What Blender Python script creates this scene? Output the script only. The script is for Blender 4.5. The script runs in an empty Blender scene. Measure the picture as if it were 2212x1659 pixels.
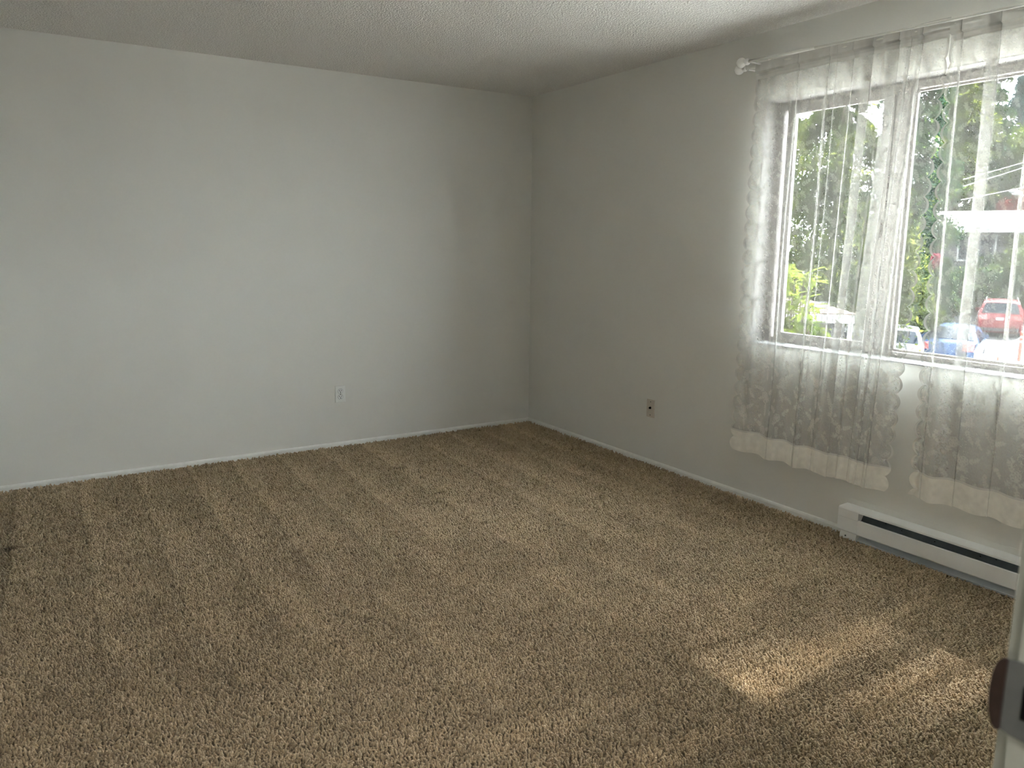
import bpy, bmesh, math, random
import numpy as np
from mathutils import Vector, Matrix

random.seed(7)
RNG = np.random.default_rng(11)
SC = bpy.context.scene
COL = SC.collection
D = bpy.data
PI = math.pi

# ------------------------------------------------------------------ camera, sky, sun, lamps, exposure
CAM = Vector((-3.28914, -4.95693, 1.36659))
YAW, PITCH, ROLL, FPX = 0.563720, 0.177130, 0.009471, 1670.15
FW = Vector((math.sin(YAW) * math.cos(PITCH), math.cos(YAW) * math.cos(PITCH), -math.sin(PITCH)))
_r = Vector((math.cos(YAW), -math.sin(YAW), 0)); _u = _r.cross(FW)
RT = _r * math.cos(ROLL) + _u * math.sin(ROLL)
UP = -_r * math.sin(ROLL) + _u * math.cos(ROLL)
cam = D.cameras.new('camera'); camo = D.objects.new('camera', cam); COL.objects.link(camo)
camo.matrix_world = Matrix(((RT.x, UP.x, -FW.x, CAM.x), (RT.y, UP.y, -FW.y, CAM.y), (RT.z, UP.z, -FW.z, CAM.z), (0, 0, 0, 1)))
cam.sensor_width = 36.0; cam.lens = 36.0 * FPX / 2212.0
cam.clip_start = 0.05; cam.clip_end = 400
cam.dof.use_dof = True; cam.dof.focus_distance = 4.2; cam.dof.aperture_fstop = 9.0
SC.camera = camo

world = D.worlds.new('sky'); SC.world = world; world.use_nodes = True
bg = world.node_tree.nodes['Background']
bg.inputs['Color'].default_value = (0.90, 0.955, 1.0, 1); bg.inputs['Strength'].default_value = 20.5

sun = D.lights.new('sun', 'SUN'); suno = D.objects.new('sun', sun); COL.objects.link(suno)
sun.energy = 44.0; sun.angle = math.radians(1.1); sun.color = (1.0, 0.975, 0.94)
SUN_EL, SUN_AZ = math.radians(51), math.radians(-1.5)        # azimuth measured from +X towards +Y
sd = Vector((math.cos(SUN_EL) * math.cos(SUN_AZ), math.cos(SUN_EL) * math.sin(SUN_AZ), math.sin(SUN_EL)))
suno.rotation_euler = sd.to_track_quat('Z', 'Y').to_euler()
suno.location = (12, -3, 16)

hall = D.lights.new('hall_ceiling_lamp', 'AREA'); hallo = D.objects.new('hall_ceiling_lamp', hall); COL.objects.link(hallo)
hall.shape = 'DISK'; hall.size = 0.5; hall.energy = 17.0; hall.color = (1.0, 0.98, 0.96)
hallo.location = (-3.15, -5.38, 2.42)

vs = SC.view_settings
SC.display_settings.display_device = 'sRGB'
vs.view_transform = 'Standard'; vs.look = 'None'; vs.gamma = 1.0; vs.use_curve_mapping = False
vs.exposure = 1.0
SC.cycles.use_denoising = True
SC.cycles.max_bounces = 10; SC.cycles.diffuse_bounces = 6; SC.cycles.glossy_bounces = 3
SC.cycles.transmission_bounces = 4; SC.cycles.transparent_max_bounces = 24
SC.cycles.sample_clamp_indirect = 12.0
SC.cycles.caustics_reflective = False; SC.cycles.caustics_refractive = False


def ray(px, py):
    return FW + RT * ((px - 1106.0) / FPX) - UP * ((py - 829.5) / FPX)


def at(px, py, depth):
    return CAM + ray(px, py) * depth


# ------------------------------------------------------------------ materials
def nt(name):
    m = D.materials.new(name); m.use_nodes = True
    t = m.node_tree; return m, t, t.nodes['Principled BSDF'], t.nodes['Material Output']


def N(t, typ, **kw):
    n = t.nodes.new(typ)
    for k, v in kw.items(): setattr(n, k, v)
    return n


def ramp(t, fac, c0, c1, p0=0.0, p1=1.0):
    r = N(t, 'ShaderNodeValToRGB')
    r.color_ramp.elements[0].position = p0; r.color_ramp.elements[0].color = (*c0, 1)
    r.color_ramp.elements[1].position = p1; r.color_ramp.elements[1].color = (*c1, 1)
    t.links.new(fac, r.inputs[0]); return r.outputs[0]


def noise(t, scale, detail=2.0, rough=0.5, coord='Object'):
    tc = N(t, 'ShaderNodeTexCoord'); n = N(t, 'ShaderNodeTexNoise')
    n.inputs['Scale'].default_value = scale; n.inputs['Detail'].default_value = detail
    n.inputs['Roughness'].default_value = rough
    t.links.new(tc.outputs[coord], n.inputs['Vector']); return n.outputs[0]


def mat(name, c, rough=0.6, metal=0.0, var=0.06, nscale=12.0, bump=0.0, bscale=200.0, spec=0.35, bdist=0.002):
    m, t, p, o = nt(name)
    a = tuple(max(0, x * (1 - var)) for x in c); b = tuple(min(1, x * (1 + var)) for x in c)
    t.links.new(ramp(t, noise(t, nscale, 3), a, b, 0.3, 0.7), p.inputs['Base Color'])
    p.inputs['Roughness'].default_value = rough; p.inputs['Metallic'].default_value = metal
    p.inputs['Specular IOR Level'].default_value = spec
    if bump:
        bn = N(t, 'ShaderNodeBump'); bn.inputs['Strength'].default_value = bump; bn.inputs['Distance'].default_value = bdist
        t.links.new(noise(t, bscale, 3), bn.inputs['Height']); t.links.new(bn.outputs[0], p.inputs['Normal'])
    return m


def leafmat(name, c, tip=(.10, .12, .02), trans=0.4):
    """tint 0..1 per leaf: old growth to fresh yellow-green tips"""
    m, t, p, o = nt(name); t.nodes.remove(p)
    at_ = N(t, 'ShaderNodeAttribute'); at_.attribute_name = 'tint'
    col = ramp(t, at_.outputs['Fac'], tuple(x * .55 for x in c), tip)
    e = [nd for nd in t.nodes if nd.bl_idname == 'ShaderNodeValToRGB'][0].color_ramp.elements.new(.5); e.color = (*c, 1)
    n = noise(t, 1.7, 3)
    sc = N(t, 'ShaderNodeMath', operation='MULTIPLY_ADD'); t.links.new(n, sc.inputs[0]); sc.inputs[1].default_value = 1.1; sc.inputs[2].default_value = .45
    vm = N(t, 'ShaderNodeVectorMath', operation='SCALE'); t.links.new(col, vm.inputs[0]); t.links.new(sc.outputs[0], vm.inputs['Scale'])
    df = N(t, 'ShaderNodeBsdfDiffuse'); tr = N(t, 'ShaderNodeBsdfTranslucent'); mx = N(t, 'ShaderNodeMixShader')
    t.links.new(vm.outputs[0], df.inputs[0]); t.links.new(vm.outputs[0], tr.inputs[0]); mx.inputs[0].default_value = trans
    t.links.new(df.outputs[0], mx.inputs[1]); t.links.new(tr.outputs[0], mx.inputs[2])
    t.links.new(mx.outputs[0], o.inputs[0]); return m


def panemat(name, tint=(0.96, 0.98, 0.97)):
    m, t, p, o = nt(name); t.nodes.remove(p)
    tr = N(t, 'ShaderNodeBsdfTransparent'); tr.inputs[0].default_value = (*tint, 1)
    g = N(t, 'ShaderNodeBsdfGlossy'); g.inputs['Roughness'].default_value = 0.02
    lw = N(t, 'ShaderNodeLayerWeight'); lw.inputs[0].default_value = 0.5
    pw = N(t, 'ShaderNodeMath', operation='POWER'); t.links.new(lw.outputs['Facing'], pw.inputs[0]); pw.inputs[1].default_value = 5.0
    fr = N(t, 'ShaderNodeMath', operation='MULTIPLY_ADD'); t.links.new(pw.outputs[0], fr.inputs[0]); fr.inputs[1].default_value = 0.9; fr.inputs[2].default_value = 0.03
    mx = N(t, 'ShaderNodeMixShader')
    t.links.new(fr.outputs[0], mx.inputs[0]); t.links.new(tr.outputs[0], mx.inputs[1]); t.links.new(g.outputs[0], mx.inputs[2])
    t.links.new(mx.outputs[0], o.inputs[0]); return m


def lacemat(name, c):
    """thread coverage from the vertex attribute 'weave'; slanted cloth shows more thread, as real gauze does"""
    m, t, p, o = nt(name); t.nodes.remove(p)
    at_ = N(t, 'ShaderNodeAttribute'); at_.attribute_name = 'weave'
    geo = N(t, 'ShaderNodeNewGeometry')
    dot = N(t, 'ShaderNodeVectorMath', operation='DOT_PRODUCT')
    t.links.new(geo.outputs['Normal'], dot.inputs[0]); t.links.new(geo.outputs['Incoming'], dot.inputs[1])
    ab = N(t, 'ShaderNodeMath', operation='ABSOLUTE'); t.links.new(dot.outputs['Value'], ab.inputs[0])
    mxm = N(t, 'ShaderNodeMath', operation='MAXIMUM'); t.links.new(ab.outputs[0], mxm.inputs[0]); mxm.inputs[1].default_value = 0.42
    inv = N(t, 'ShaderNodeMath', operation='DIVIDE'); inv.inputs[0].default_value = 1.0; t.links.new(mxm.outputs[0], inv.inputs[1])
    om = N(t, 'ShaderNodeMath', operation='SUBTRACT'); om.inputs[0].default_value = 1.0; t.links.new(at_.outputs['Fac'], om.inputs[1])
    pw = N(t, 'ShaderNodeMath', operation='POWER'); t.links.new(om.outputs[0], pw.inputs[0]); t.links.new(inv.outputs[0], pw.inputs[1])
    al = N(t, 'ShaderNodeMath', operation='SUBTRACT'); al.inputs[0].default_value = 1.0; t.links.new(pw.outputs[0], al.inputs[1])
    tr = N(t, 'ShaderNodeBsdfTransparent')
    df = N(t, 'ShaderNodeBsdfDiffuse'); tl = N(t, 'ShaderNodeBsdfTranslucent')
    col = ramp(t, noise(t, 35, 3), tuple(x * .95 for x in c), c, .3, .7)
    t.links.new(col, df.inputs[0]); t.links.new(col, tl.inputs[0])
    m1 = N(t, 'ShaderNodeMixShader'); m1.inputs[0].default_value = 0.024
    t.links.new(df.outputs[0], m1.inputs[1]); t.links.new(tl.outputs[0], m1.inputs[2])
    m2 = N(t, 'ShaderNodeMixShader'); t.links.new(al.outputs[0], m2.inputs[0])
    t.links.new(tr.outputs[0], m2.inputs[1]); t.links.new(m1.outputs[0], m2.inputs[2])
    t.links.new(m2.outputs[0], o.inputs[0]); return m


def popcorn():
    m, t, p, o = nt('popcorn_ceiling')
    p.inputs['Roughness'].default_value = 0.95; p.inputs['Specular IOR Level'].default_value = 0.1
    tc = N(t, 'ShaderNodeTexCoord')
    v = N(t, 'ShaderNodeTexVoronoi'); v.inputs['Scale'].default_value = 105; v.inputs['Randomness'].default_value = 1
    t.links.new(tc.outputs['Object'], v.inputs['Vector'])
    n = noise(t, 150, 3, 0.6)
    ad = N(t, 'ShaderNodeMath', operation='SUBTRACT'); t.links.new(n, ad.inputs[0]); t.links.new(v.outputs['Distance'], ad.inputs[1])
    b = N(t, 'ShaderNodeBump'); b.inputs['Strength'].default_value = 0.85; b.inputs['Distance'].default_value = 0.006
    t.links.new(ad.outputs[0], b.inputs['Height']); t.links.new(b.outputs[0], p.inputs['Normal'])
    t.links.new(ramp(t, ad.outputs[0], (.80, .78, .745), (.96, .945, .91), -0.2, 0.5), p.inputs['Base Color'])
    return m


def carpetmat():
    m, t, p, o = nt('carpet_yarn')
    a = N(t, 'ShaderNodeAttribute'); a.attribute_type = 'INSTANCER'; a.attribute_name = 'tone'
    oi = N(t, 'ShaderNodeObjectInfo')
    c = ramp(t, oi.outputs['Random'], (.41, .305, .19), (.565, .445, .30))
    mx = N(t, 'ShaderNodeVectorMath', operation='SCALE'); t.links.new(c, mx.inputs[0]); t.links.new(a.outputs['Fac'], mx.inputs['Scale'])
    t.links.new(mx.outputs[0], p.inputs['Base Color'])
    p.inputs['Roughness'].default_value = 0.95; p.inputs['Specular IOR Level'].default_value = 0.08
    p.inputs['Sheen Weight'].default_value = 0.15
    return m


def carmat(name, c, rough=0.28):
    m, t, p, o = nt(name)
    t.links.new(ramp(t, noise(t, 3, 2), tuple(x * .96 for x in c), c), p.inputs['Base Color'])
    p.inputs['Roughness'].default_value = rough; p.inputs['Specular IOR Level'].default_value = 0.12
    return m


M = dict(
    wall=mat('wall_paint', (.735, .728, .69), .75, var=.015, nscale=3, bump=.10, bscale=260, spec=.2, bdist=.0015),
    ceil=popcorn(),
    base=mat('baseboard_paint', (.80, .80, .77), .55, var=.04, nscale=30, bump=.1, bscale=60),
    jamb=mat('jamb_paint', (.27, .272, .235), .5, var=.03, nscale=30),
    floor=mat('carpet_backing', (.16, .12, .075), .95, var=.15, nscale=90),
    yarn=carpetmat(),
    white=mat('white_enamel', (.78, .79, .78), .4, var=.02),
    heat=mat('heater_enamel', (.86, .865, .85), .42, var=.02, nscale=5),
    dark=mat('heater_inside', (.10, .12, .14), .5, metal=.3, var=.2),
    grey=mat('heater_reflector', (.66, .69, .72), .45, metal=.2, var=.05),
    black=mat('black_void', (.006, .006, .006), .9, spec=.02),
    plate=mat('wall_plate_white', (.80, .80, .78), .4, var=.01),
    ivory=mat('wall_plate_almond', (.60, .55, .48), .45, var=.03),
    steel=mat('brushed_steel', (.085, .087, .082), .55, metal=.15, var=.08, nscale=60),
    bronze=mat('tarnished_bronze', (.024, .013, .009), .7, metal=.2, var=.3, nscale=80),
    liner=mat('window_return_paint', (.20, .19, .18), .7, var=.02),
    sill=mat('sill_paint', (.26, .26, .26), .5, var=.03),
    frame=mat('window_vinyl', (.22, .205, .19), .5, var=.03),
    rod=mat('rod_enamel', (.80, .79, .74), .4, var=.02),
    plastic=mat('rod_end_plastic', (.84, .83, .80), .45, var=.02),
    lace=lacemat('lace_net', (.72, .71, .685)),
    hem=lacemat('lace_hem', (.95, .93, .87)),
    pane=panemat('window_glass'),
    asphalt=mat('pale_asphalt', (.42, .41, .40), .9, var=.12, nscale=1.5, bump=.3, bscale=40),
    tarmac=mat('dark_tarmac', (.011, .011, .012), .9, var=.15, nscale=1.5),  # tree shade on the road is put into this dark colour
    bark=mat('bark', (.022, .016, .011), .9, var=.4, nscale=8, bump=.5, bscale=20),
    cedar=leafmat('cedar_sprays', (.018, .025, .007), (.115, .125, .022)),
    fir=leafmat('fir_needles', (.009, .020, .011), (.065, .088, .02), .3),
    pine=leafmat('blue_pine', (.014, .024, .026), (.05, .07, .05), .3),
    maple=leafmat('yellow_green_leaves', (.025, .036, .007), (.11, .13, .022), .5),
    shrub=leafmat('shrub_leaves', (.013, .025, .012), (.10, .12, .022)),
    rhodo=leafmat('rhododendron_leaf', (.030, .045, .008), (.16, .18, .03), .45),
    redleaf=leafmat('red_leaves', (.06, .009, .007), (.16, .03, .02)),
    pink=leafmat('pink_petals', (.12, .02, .032), (.22, .06, .08)),
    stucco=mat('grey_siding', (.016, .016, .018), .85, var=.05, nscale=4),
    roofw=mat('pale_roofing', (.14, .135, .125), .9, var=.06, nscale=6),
    shingle=mat('brown_shingle', (.042, .031, .025), .9, var=.25, nscale=7),
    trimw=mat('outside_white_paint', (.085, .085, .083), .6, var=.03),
    darkwood=mat('dark_opening', (.010, .010, .010), .9),
    redcar=carmat('red_car_paint', (.050, .003, .0045)),
    bluecar=carmat('blue_car_paint', (.006, .016, .040)),
    whitecar=carmat('white_car_paint', (.11, .11, .11)),
    silvercar=carmat('silver_car_paint', (.085, .09, .095)),
    cglass=mat('car_glass', (.006, .008, .011), .15, var=.05, spec=.05),
    tail=mat('tail_lamp', (.10, .004, .004), .2, var=.05),
    tyre=mat('tyre_rubber', (.02, .02, .02), .85),
    rim=mat('wheel_rim', (.05, .05, .052), .35, metal=.3),
    platew=mat('number_plate', (.09, .10, .11), .4, var=.05),
    trimb=mat('car_black_trim', (.025, .025, .027), .6),
    orange=mat('orange_plastic', (.13, .016, .007), .5, var=.05),
    wire=mat('cable', (.06, .06, .062), .6),
    lampw=mat('lamp_housing', (.10, .10, .10), .5),
)


# ------------------------------------------------------------------ mesh helpers
def link(name, me, m=None, parent=None):
    o = D.objects.new(name, me); COL.objects.link(o)
    if m is not None and me is not None:
        for x in (m if isinstance(m, (list, tuple)) else [m]): me.materials.append(x)
    if parent is not None: o.parent = parent
    return o


def tag(o, label=None, cat=None, group=None, kind=None):
    if label: o['label'] = label
    if cat: o['category'] = cat
    if group: o['group'] = group
    if kind: o['kind'] = kind
    return o


def thing(name, loc, label, cat, rz=0.0, group=None, kind=None):
    o = D.objects.new(name, None); COL.objects.link(o); o.empty_display_size = 0.1
    o.location = loc; o.rotation_euler = (0, 0, rz)
    return tag(o, label, cat, group, kind)


def obj(name, bm, m, parent=None, smooth=False, bevel=0.0, seg=2):
    if bevel:
        bmesh.ops.bevel(bm, geom=list(bm.edges), offset=bevel, segments=seg, profile=0.6, affect='EDGES', clamp_overlap=True)
    bmesh.ops.recalc_face_normals(bm, faces=list(bm.faces))
    me = D.meshes.new(name); bm.to_mesh(me); bm.free()
    if smooth:
        me.polygons.foreach_set('use_smooth', [True] * len(me.polygons))
    return link(name, me, m, parent)


def np_mesh(name, V, F, m=None, parent=None, smooth=False, attr=None):
    V = np.asarray(V, np.float32); F = np.asarray(F, np.int32); k = F.shape[1]
    me = D.meshes.new(name); me.vertices.add(len(V)); me.vertices.foreach_set('co', V.ravel())
    me.loops.add(F.size); me.loops.foreach_set('vertex_index', F.ravel())
    me.polygons.add(len(F)); me.polygons.foreach_set('loop_start', np.arange(0, F.size, k, dtype=np.int32))
    me.polygons.foreach_set('loop_total', np.full(len(F), k, np.int32))
    me.polygons.foreach_set('use_smooth', np.full(len(F), smooth))
    me.update(calc_edges=True); me.validate()
    if attr:
        for n, a in attr.items():
            x = me.attributes.new(n, 'FLOAT', 'POINT'); x.data.foreach_set('value', np.asarray(a, np.float32))
    return link(name, me, m, parent)


def box(bm, x0, x1, y0, y1, z0, z1):
    r = bmesh.ops.create_cube(bm, size=1.0)
    for v in r['verts']:
        v.co = Vector(((x0 + x1) / 2 + v.co.x * (x1 - x0), (y0 + y1) / 2 + v.co.y * (y1 - y0), (z0 + z1) / 2 + v.co.z * (z1 - z0)))
    return r['verts']


def BX(*a):
    bm = bmesh.new()
    for b in a: box(bm, *b)
    return bm


def cyl(bm, a, b, r0, r1=None, seg=16, caps=True):
    a = Vector(a); b = Vector(b); d = b - a; r1 = r0 if r1 is None else r1
    r = bmesh.ops.create_cone(bm, cap_ends=caps, segments=seg, radius1=r0, radius2=r1, depth=d.length)
    q = d.to_track_quat('Z', 'Y'); mid = (a + b) / 2
    for v in r['verts']: v.co = q @ v.co + mid
    return r['verts']


def lathe(bm, prof, origin, axis, seg=24):
    q = Vector(axis).to_track_quat('Z', 'Y'); o = Vector(origin); rings = []
    for r, z in prof:
        rings.append([bm.verts.new(q @ Vector((r * math.cos(2 * PI * k / seg), r * math.sin(2 * PI * k / seg), z)) + o) for k in range(seg)])
    for a, b in zip(rings, rings[1:]):
        for k in range(seg): bm.faces.new((a[k], a[(k + 1) % seg], b[(k + 1) % seg], b[k]))
    bm.faces.new(rings[0][::-1]); bm.faces.new(rings[-1])


def prism(bm, prof, axis, a0, a1):
    """closed profile of (p, q) extruded along axis; 'y': p=x, q=z"""
    def P(p, q, s): return Vector((p, s, q)) if axis == 'y' else Vector((s, p, q))
    A = [bm.verts.new(P(p, q, a0)) for p, q in prof]; B = [bm.verts.new(P(p, q, a1)) for p, q in prof]
    n = len(prof)
    for i in range(n): bm.faces.new((A[i], A[(i + 1) % n], B[(i + 1) % n], B[i]))
    bm.faces.new(A[::-1]); bm.faces.new(B)


# ------------------------------------------------------------------ the room
H = 2.44
XL, YF, YW = -3.60, -4.733, -6.3            # left wall, near wall, far end of the hall
WY0, WY1, WZ0, WZ1 = -2.146, -3.975, 0.870, 2.101   # window opening
DX0, DX1, DH = -3.53, -2.740, 2.03          # doorway
TW = 0.17

tag(obj('floor', BX((XL - .12, TW, YW - .1, .12, -.20, 0)), M['floor']), kind='structure')
tag(obj('ceiling', BX((XL - .12, TW, YW - .1, .12, H, H + .14)), M['ceil']), kind='structure')
tag(obj('wall_back', BX((XL, 0, 0, .12, 0, H)), M['wall']), kind='structure')
tag(obj('wall_right', BX((0, TW, WY0, .12, 0, H), (0, TW, YW, WY1, 0, H), (0, TW, WY1, WY0, 0, WZ0), (0, TW, WY1, WY0, WZ1, H)), M['wall']), kind='structure')
tag(obj('wall_left', BX((XL - .12, XL, YW, .12, 0, H)), M['wall']), kind='structure')
tag(obj('wall_front', BX((XL, DX0 - .02, YF - .115, YF, 0, H), (DX1 + .02, 0, YF - .115, YF, 0, H), (DX0 - .02, DX1 + .02, YF - .115, YF, DH + .02, H)), M['wall']), kind='structure')
tag(obj('wall_hall', BX((XL - .12, TW, YW - .1, YW, 0, H)), M['wall']), kind='structure')

BBP = [(0, 0), (.013, 0), (.013, .026), (.010, .033), (.006, .037), (0, .038)]


def baseboard(name, axis, a0, a1, off, sgn):
    bm = bmesh.new(); prism(bm, [(off + sgn * p, q) for p, q in BBP], axis, a0, a1)
    return tag(obj(name, bm, M['base']), kind='structure')


baseboard('baseboard_back', 'x', XL, -.0005, 0, -1)
baseboard('baseboard_right', 'y', -2.797, -.0135, 0, -1)
baseboard('baseboard_left', 'y', YF, -.0135, XL, 1)
tag(obj('paint_ridge', BX((-.0012, 0, -3.72, -2.797, .184, .187)), M['wall']), kind='structure').name = 'trim_2'

# window sill
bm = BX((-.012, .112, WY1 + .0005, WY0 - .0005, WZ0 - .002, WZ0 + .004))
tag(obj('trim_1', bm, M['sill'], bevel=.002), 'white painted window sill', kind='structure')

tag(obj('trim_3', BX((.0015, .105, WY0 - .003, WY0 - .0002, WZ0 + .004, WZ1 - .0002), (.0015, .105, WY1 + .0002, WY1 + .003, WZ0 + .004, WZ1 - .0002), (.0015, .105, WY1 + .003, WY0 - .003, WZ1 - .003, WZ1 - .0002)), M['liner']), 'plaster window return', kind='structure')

# window: outer frame, open-a-crack sliding sash on the left, wide fixed light on the right
win = tag(thing('window_1', (.11, -3.06, WZ0), None, None), kind='structure')
win.location = (0, 0, 0)
F0, F1 = .105, .165
yl, yr, zb, zt = WY0 - .001, WY1 + .001, WZ0 + .004, WZ1 - .001
fb = bmesh.new()
box(fb, F0, F1, yl - .036, yl, zb, zt); box(fb, F0, F1, yr, yr + .036, zb, zt)
box(fb, F0, F1, yr + .036, yl - .036, zb, zb + .024); box(fb, F0, F1, yr + .036, yl - .036, zt - .040, zt)
box(fb, F0 - .004, F0 + .004, yr + .02, yl - .02, zt - .014, zt - .009)      # raised track lips
box(fb, F0 - .004, F0 + .004, yr + .02, yl - .02, zb + .010, zb + .015)
tag(obj('window_frame', fb, M['frame'], win), 'almond grey window frame')
mb = BX((.118, .160, -2.862, -2.786, zb + .024, zt - .04), (.112, .120, -2.850, -2.800, zb + .024, zt - .04))
obj('mullion', mb, M['frame'], win)
S0, S1, sy0, sy1, sz0, sz1 = .113, .135, -2.203, -2.782, zb + .022, zt - .030
sb = BX((S0, S1, sy0 - .046, sy0, sz0, sz1), (S0, S1, sy1, sy1 + .052, sz0, sz1), (S0, S1, sy1 + .052, sy0 - .046, sz0, sz0 + .030), (S0, S1, sy1 + .052, sy0 - .046, sz1 - .030, sz1),
        (S0 - .005, S0, sy0 - .030, sy0 - .022, sz0, sz1))
sash = obj('sliding_sash', sb, M['frame'], win)
obj('pane', BX((.122, .126, sy1 + .050, sy0 - .044, sz0 + .028, sz1 - .028)), M['pane'], sash)
obj('pane', BX((.142, .146, yr + .034, -2.860, zb + .022, zt - .038)), M['pane'], win)
fx = BX((.136, .152, -2.874, -2.862, zb + .024, zt - .04), (.136, .152, yr + .036, yr + .05, zb + .024, zt - .04), (.136, .152, yr + .05, -2.874, zb + .024, zb + .034), (.136, .152, yr + .05, -2.874, zt - .048, zt - .04))
obj('glazing_bead', fx, M['frame'], win)
obj('latch', BX((.098, .113, -2.772, -2.752, 1.42, 1.50)), M['frame'], sash, bevel=.003)

# doorway: jamb, stop, casing, strike plate
door = tag(thing('door_1', (0, 0, 0), None, None), kind='structure')
jb = BX((DX1, DX1 + .02, YF - .115, YF, 0, DH + .02), (DX0 - .02, DX0, YF - .115, YF, 0, DH + .02), (DX0, DX1, YF - .115, YF, DH, DH + .02))
obj('jamb', jb, M['jamb'], door)
obj('door_stop', BX((DX1 - .011, DX1, YF - .075, YF - .042, 0, DH), (DX0, DX0 + .011, YF - .075, YF - .042, 0, DH)), M['base'], door)
cs = BX((DX1 + .006, DX1 + .062, YF, YF + .0095, 0, DH + .06), (DX0 - .062, DX0 - .006, YF, YF + .0095, 0, DH + .06), (DX0 - .006, DX1 + .006, YF, YF + .0095, DH + .006, DH + .06))
obj('casing', cs, M['jamb'], door)
SPZ = 1.066
sp = bmesh.new()
pts = []
zz0, zz1 = SPZ - .0285, SPZ + .0285
# plate lies on the jamb; its rounded lip curls past the jamb edge
x = DX1 - .0016
outer = [(YF - .034, zz0), (YF - .001, zz0 + .001)]
outer += [(YF + .0064, zz0 + .003), (YF + .0064, zz1 - .003)]
outer += [(YF - .001, zz1 - .001), (YF - .034, zz1)]
hole = [(YF - .0250, SPZ - .012), (YF - .0062, SPZ - .012), (YF - .0062, SPZ + .012), (YF - .0250, SPZ + .012)]
prism(sp, [(p, q) for p, q in outer], 'x', x, DX1 - .0001)
spo = obj('strike_plate', sp, M['steel'], door); tag(spo, 'grey steel strike plate')
hb = bmesh.new(); prism(hb, hole, 'x', x - .0006, DX1 - .0001)
obj('bolt_hole', hb, M['black'], spo)
lb = bmesh.new()
lip = [(YF + .0062 + .0078 * max(0, math.cos(-PI / 2 + PI * k / 16)) ** .8, SPZ + .0265 * math.sin(-PI / 2 + PI * k / 16)) for k in range(17)]
lip += [(YF + .0052, SPZ + .026), (YF + .0052, SPZ - .026)]
prism(lb, lip, 'x', x - .0022, x + .0005)
tag(obj('strike_lip', lb, M['bronze'], spo), 'dark bronze curled lip')
for dz in (-.021, .021):
    sc = bmesh.new(); cyl(sc, (x - .001, YF - .021, SPZ + dz), (x, YF - .021, SPZ + dz), .0035, seg=12)
    obj('screw', sc, M['steel'], spo)

# ------------------------------------------------------------------ carpet pile
NAPX = np.array([-3.75, -3.40, -3.10, -2.81, -2.53, -2.28, -1.99, -1.71, -1.42, -1.02, -.77, -.50, -.27, 0.02])


def sm(a, b, x): t = np.clip((x - a) / (b - a), 0, 1); return t * t * (3 - 2 * t)


def vnoise(x, y, f, seed):
    r = np.random.default_rng(seed).random((64, 64)); X = x * f; Y = y * f
    i = np.floor(X).astype(int); j = np.floor(Y).astype(int); u = X - i; v = Y - j
    u = u * u * (3 - 2 * u); v = v * v * (3 - 2 * v)
    g = lambda a, b: r[a % 64, b % 64]
    return (g(i, j) * (1 - u) + g(i + 1, j) * u) * (1 - v) + (g(i, j + 1) * (1 - u) + g(i + 1, j + 1) * u) * v


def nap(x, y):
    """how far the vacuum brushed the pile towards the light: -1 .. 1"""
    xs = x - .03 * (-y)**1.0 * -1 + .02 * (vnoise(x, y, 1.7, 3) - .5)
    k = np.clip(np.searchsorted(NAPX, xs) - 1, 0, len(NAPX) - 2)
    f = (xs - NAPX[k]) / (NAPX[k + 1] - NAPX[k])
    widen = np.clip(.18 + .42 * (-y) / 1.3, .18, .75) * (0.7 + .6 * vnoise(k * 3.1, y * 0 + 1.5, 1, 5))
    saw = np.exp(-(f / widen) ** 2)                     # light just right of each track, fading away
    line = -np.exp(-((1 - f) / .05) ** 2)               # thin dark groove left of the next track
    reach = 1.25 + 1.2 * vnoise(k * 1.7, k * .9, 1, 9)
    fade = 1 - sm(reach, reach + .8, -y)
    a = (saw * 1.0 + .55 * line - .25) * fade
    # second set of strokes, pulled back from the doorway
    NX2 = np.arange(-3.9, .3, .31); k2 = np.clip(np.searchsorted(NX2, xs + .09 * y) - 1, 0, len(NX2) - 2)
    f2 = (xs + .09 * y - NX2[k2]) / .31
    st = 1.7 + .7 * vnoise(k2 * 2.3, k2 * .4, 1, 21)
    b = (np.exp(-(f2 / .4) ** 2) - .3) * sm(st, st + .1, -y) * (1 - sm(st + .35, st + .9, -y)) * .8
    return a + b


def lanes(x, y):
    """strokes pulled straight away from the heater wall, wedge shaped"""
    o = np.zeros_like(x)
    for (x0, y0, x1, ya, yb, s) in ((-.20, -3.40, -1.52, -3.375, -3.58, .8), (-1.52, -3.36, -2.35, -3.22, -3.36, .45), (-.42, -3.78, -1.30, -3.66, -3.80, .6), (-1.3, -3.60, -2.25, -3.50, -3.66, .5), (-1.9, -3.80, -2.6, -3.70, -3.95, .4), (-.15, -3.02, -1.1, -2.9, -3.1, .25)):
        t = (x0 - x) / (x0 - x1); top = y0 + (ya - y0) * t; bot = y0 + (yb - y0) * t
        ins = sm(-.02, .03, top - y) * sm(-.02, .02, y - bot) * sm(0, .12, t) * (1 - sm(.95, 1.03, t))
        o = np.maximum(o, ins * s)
    return o


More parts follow.
